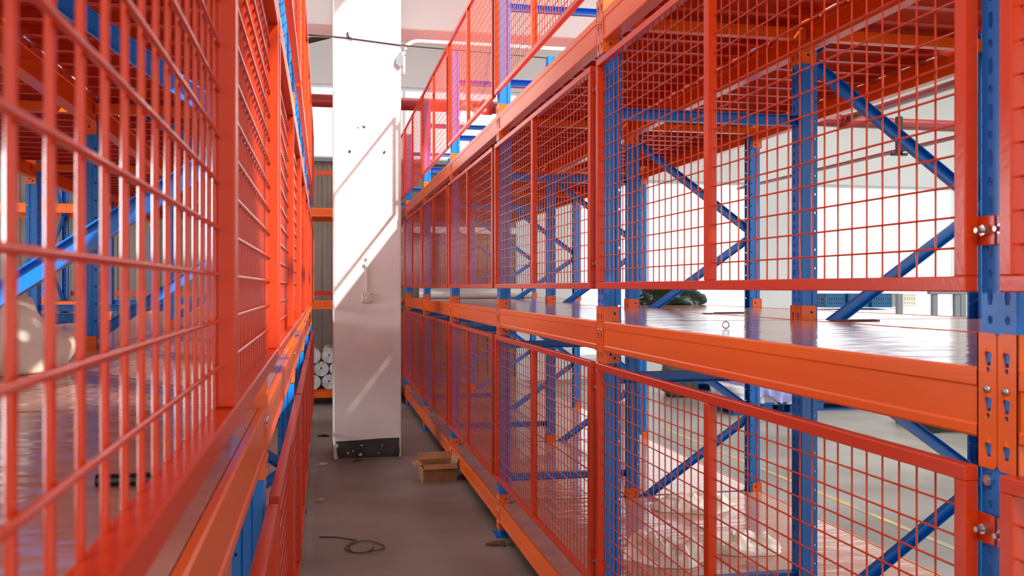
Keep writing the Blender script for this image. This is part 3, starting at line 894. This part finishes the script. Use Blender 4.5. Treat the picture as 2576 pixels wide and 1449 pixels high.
def draped(name, x, y, wx, wy, z0, z1, seed, material, label, cat='covered stack', hem=0.1):
    """a sheet thrown over a stack: flat top, folded sides"""
    n, m = 96, 12
    mb = MB()
    vs_ = []
    for j in range(m + 1):
        t = j / m
        for i in range(n):
            a = 2 * math.pi * i / n
            ca, sa = math.cos(a), math.sin(a)
            k = 1 / max(abs(ca), abs(sa))
            k = min(k, 1.32)
            fold = 0.035 * t * math.sin(a * 17 + 3 * noise.noise(Vector((ca * 2, sa * 2, seed)))) + 0.02 * noise.noise(Vector((ca * 3, sa * 3, t * 3 + seed)))
            hm = hem * noise.noise(Vector((ca * 1.5 + seed, sa * 1.5, 7))) * t
            z = z1 - 0.03 * (1 - math.cos(min(t * 6, 1) * math.pi / 2)) - (z1 - z0) * t + hm + 0.02 * noise.noise(Vector((ca, sa, seed + 3)))
            vs_.append((ca * k * (wx / 2 + fold), sa * k * (wy / 2 + fold), max(z, 0.02)))
    fs_ = [(j * n + i, j * n + (i + 1) % n, (j + 1) * n + (i + 1) % n, (j + 1) * n + i) for j in range(m) for i in range(n)]
    vs_.append((0, 0, z1 + 0.02)); c = len(vs_) - 1
    fs_ += [(i, c, (i + 1) % n) for i in range(n)]
    return tag(link(name, mb.add(vs_, fs_).mesh(name, material, True), None, (x, y, 0)), label, cat)

# covered stacks seen under the deck
x1, y1 = px(2190, 12.1)
pallet('blue plastic pallet under the wide white covered stack', x1, y1, 2.3, 1.1, 'blue pallets in the hall')
draped('covered_stack', x1, y1, 2.2, 1.0, 0.165, 1.24, 2.0, 'sheet', 'wide stack on a blue pallet under a white sheet, crates on top', hem=0.04)
x2, y2 = px(1893, 11.4)
pallet('blue plastic pallet under the lilac and white cloth pile', x2, y2, 0.9, 0.8, 'blue pallets in the hall')
draped('cloth_pile', x2, y2, 0.85, 0.76, 0.16, 0.33, 5.0, 'sheet', 'pile of folded white cloth on a blue pallet', 'cloth pile', 0.05)
draped('lilac_sheet', x2 + 0.05, y2 - 0.03, 0.66, 0.84, 0.24, 0.44, 9.0, 'lilac', 'lilac sheet heaped over the white cloth pile', 'sheet', 0.16)
x3, y3 = px(1790, 13.9)
pallet('blue plastic pallet under the white covered stack beside the grey bag', x3, y3, 1.1, 0.9, 'blue pallets in the hall')
draped('covered_stack', x3, y3, 1.0, 0.8, 0.18, 0.75, 7.0, 'sheet', 'smaller stack beside the grey bag under a white sheet', hem=0.04)
x4, y4 = px(1706, 12.9)
b4 = blob('refuse_bag', x4, y4, 0.0, 0.24, 0.24, 0.8, 'greybag', 4, 0.25, 2.4, 0.7)
tag(b4, 'tall grey plastic refuse bag standing on the hall floor', 'bag')

def crate(name, x, y, z, w_, d__, h__, material, label, group):
    t = thing(name, label, 'crate', (x, y, z), group)
    link('crate_floor', MB().box(-w_ / 2, w_ / 2, -d__ / 2, d__ / 2, 0, 0.015).mesh('crate_floor', material), t)
    def side(L, horizontal):
        mb_ = MB()
        n_ = 9
        for zz in (0.02, h__ * 0.36, h__ * 0.68, h__ - 0.03):
            mb_.box(-L / 2, L / 2, 0, 0.012, zz, zz + 0.022)
        for i in range(n_):
            cx = -L / 2 + 0.012 + (L - 0.024) * i / (n_ - 1)
            mb_.box(cx - 0.012, cx + 0.012, 0.001, 0.011, 0.015, h__ - 0.01)
        return mb_.mesh('lattice_side', material)
    link('lattice_side', side(w_, True), t, (0, -d__ / 2, 0))
    link('lattice_side', side(w_, True), t, (0, d__ / 2 - 0.012, 0))
    link('lattice_side', side(d__ - 0.03, True), t, (-w_ / 2 + 0.012, 0, 0), (0, 0, math.pi / 2))
    link('lattice_side', side(d__ - 0.03, True), t, (w_ / 2, 0, 0), (0, 0, math.pi / 2))
    return t
for i, (xx, nm) in enumerate(((2080, 'leftmost'), (2138, 'middle'), (2196, 'rightmost'))):
    cx, cy = px(xx, 11.8 + 0.02 * i)
    crate('plastic_crate', cx, cy, 1.275, 0.285, 0.4, 0.185, 'crate', '%s of three teal blue plastic crates on the white covered stack' % nm, 'blue crates on the stack')
cx, cy = px(2258, 12.1)
crate('plastic_crate', cx, cy, 1.275, 0.3, 0.36, 0.185, 'crate_beige', 'beige lattice crate beside the blue crates on the white covered stack', None)

# grey steel stillage to the right
gx, gy = px(2385, 10.0)
st = thing('steel_stillage', 'grey steel post stillage standing on the hall floor', 'stillage', (gx, gy, 0), None, None, (0, 0, math.radians(-8)))
link('base', MB().box(-0.42, 0.42, -0.4, 0.4, 0.1, 0.2).box(-0.4, -0.3, -0.38, 0.38, 0, 0.1).box(0.3, 0.4, -0.38, 0.38, 0, 0.1).mesh('base', 'tape'), st)
for i in range(4):
    xx = -0.36 + i * 0.24
    link('post', MB().box(xx - 0.027, xx + 0.027, -0.4, -0.35, 0.2, 1.46, 0.003).mesh('post', 'grey_metal'), st)
link('top_rail', MB().box(-0.42, 0.42, -0.41, -0.34, 1.46, 1.5, 0.003).mesh('top_rail', 'grey_metal'), st)
link('rear_post', MB().box(0.34, 0.4, 0.33, 0.39, 0.2, 1.46, 0.003).mesh('rear_post', 'grey_metal'), st)
link('rear_post', MB().box(-0.4, -0.34, 0.33, 0.39, 0.2, 1.46, 0.003).mesh('rear_post', 'grey_metal'), st)

# white cartons behind the lower deck
for i, (xx, zz, hh) in enumerate(((1570, 7.05, 0.2), (1566, 8.3, 0.3))):
    cx, cy = px(xx, zz)
    tt = thing('white_carton', ('nearer low' if i == 0 else 'farther taller') + ' white carton on the bottom deck behind the second frame', 'carton', (cx, cy, 0.2025), 'white cartons')
    link('body', MB().box(-0.11, 0.11, -0.11, 0.11, 0, hh, 0.003).mesh('body', 'frame_white'), tt)
    link('tape', MB().box(-0.02, 0.02, -0.112, 0.112, hh, hh + 0.001).mesh('tape', 'switch'), tt)

# yellow floor lines
def line(x0, y0, x1_, y1_, w_, label):
    a = Vector((x0, y0, 0)); b = Vector((x1_, y1_, 0)); n_ = (b - a).normalized().cross(Vector((0, 0, 1))) * w_ / 2
    mb_ = MB().add([a - n_, b - n_, b + n_, a + n_] + [p + Vector((0, 0, 0.002)) for p in (a - n_, b - n_, b + n_, a + n_)],
                   [(3, 2, 1, 0), (4, 5, 6, 7), (0, 1, 5, 4), (1, 2, 6, 5), (2, 3, 7, 6), (3, 0, 4, 7)])
    tag(link('floor_marking', mb_.mesh('floor_marking', 'yellow')), label, 'floor marking', 'yellow floor lines')
line(3.63, 1.0, 3.63, 9.5, 0.05, 'faint yellow floor line along the foot of the racks')
line(5.34, 2.0, 5.34, 8.2, 0.05, 'worn yellow floor line farther out across the hall')
line(5.5, 8.6, 5.5, 11.6, 0.05, 'worn yellow floor line leading to the lilac cloth pile')
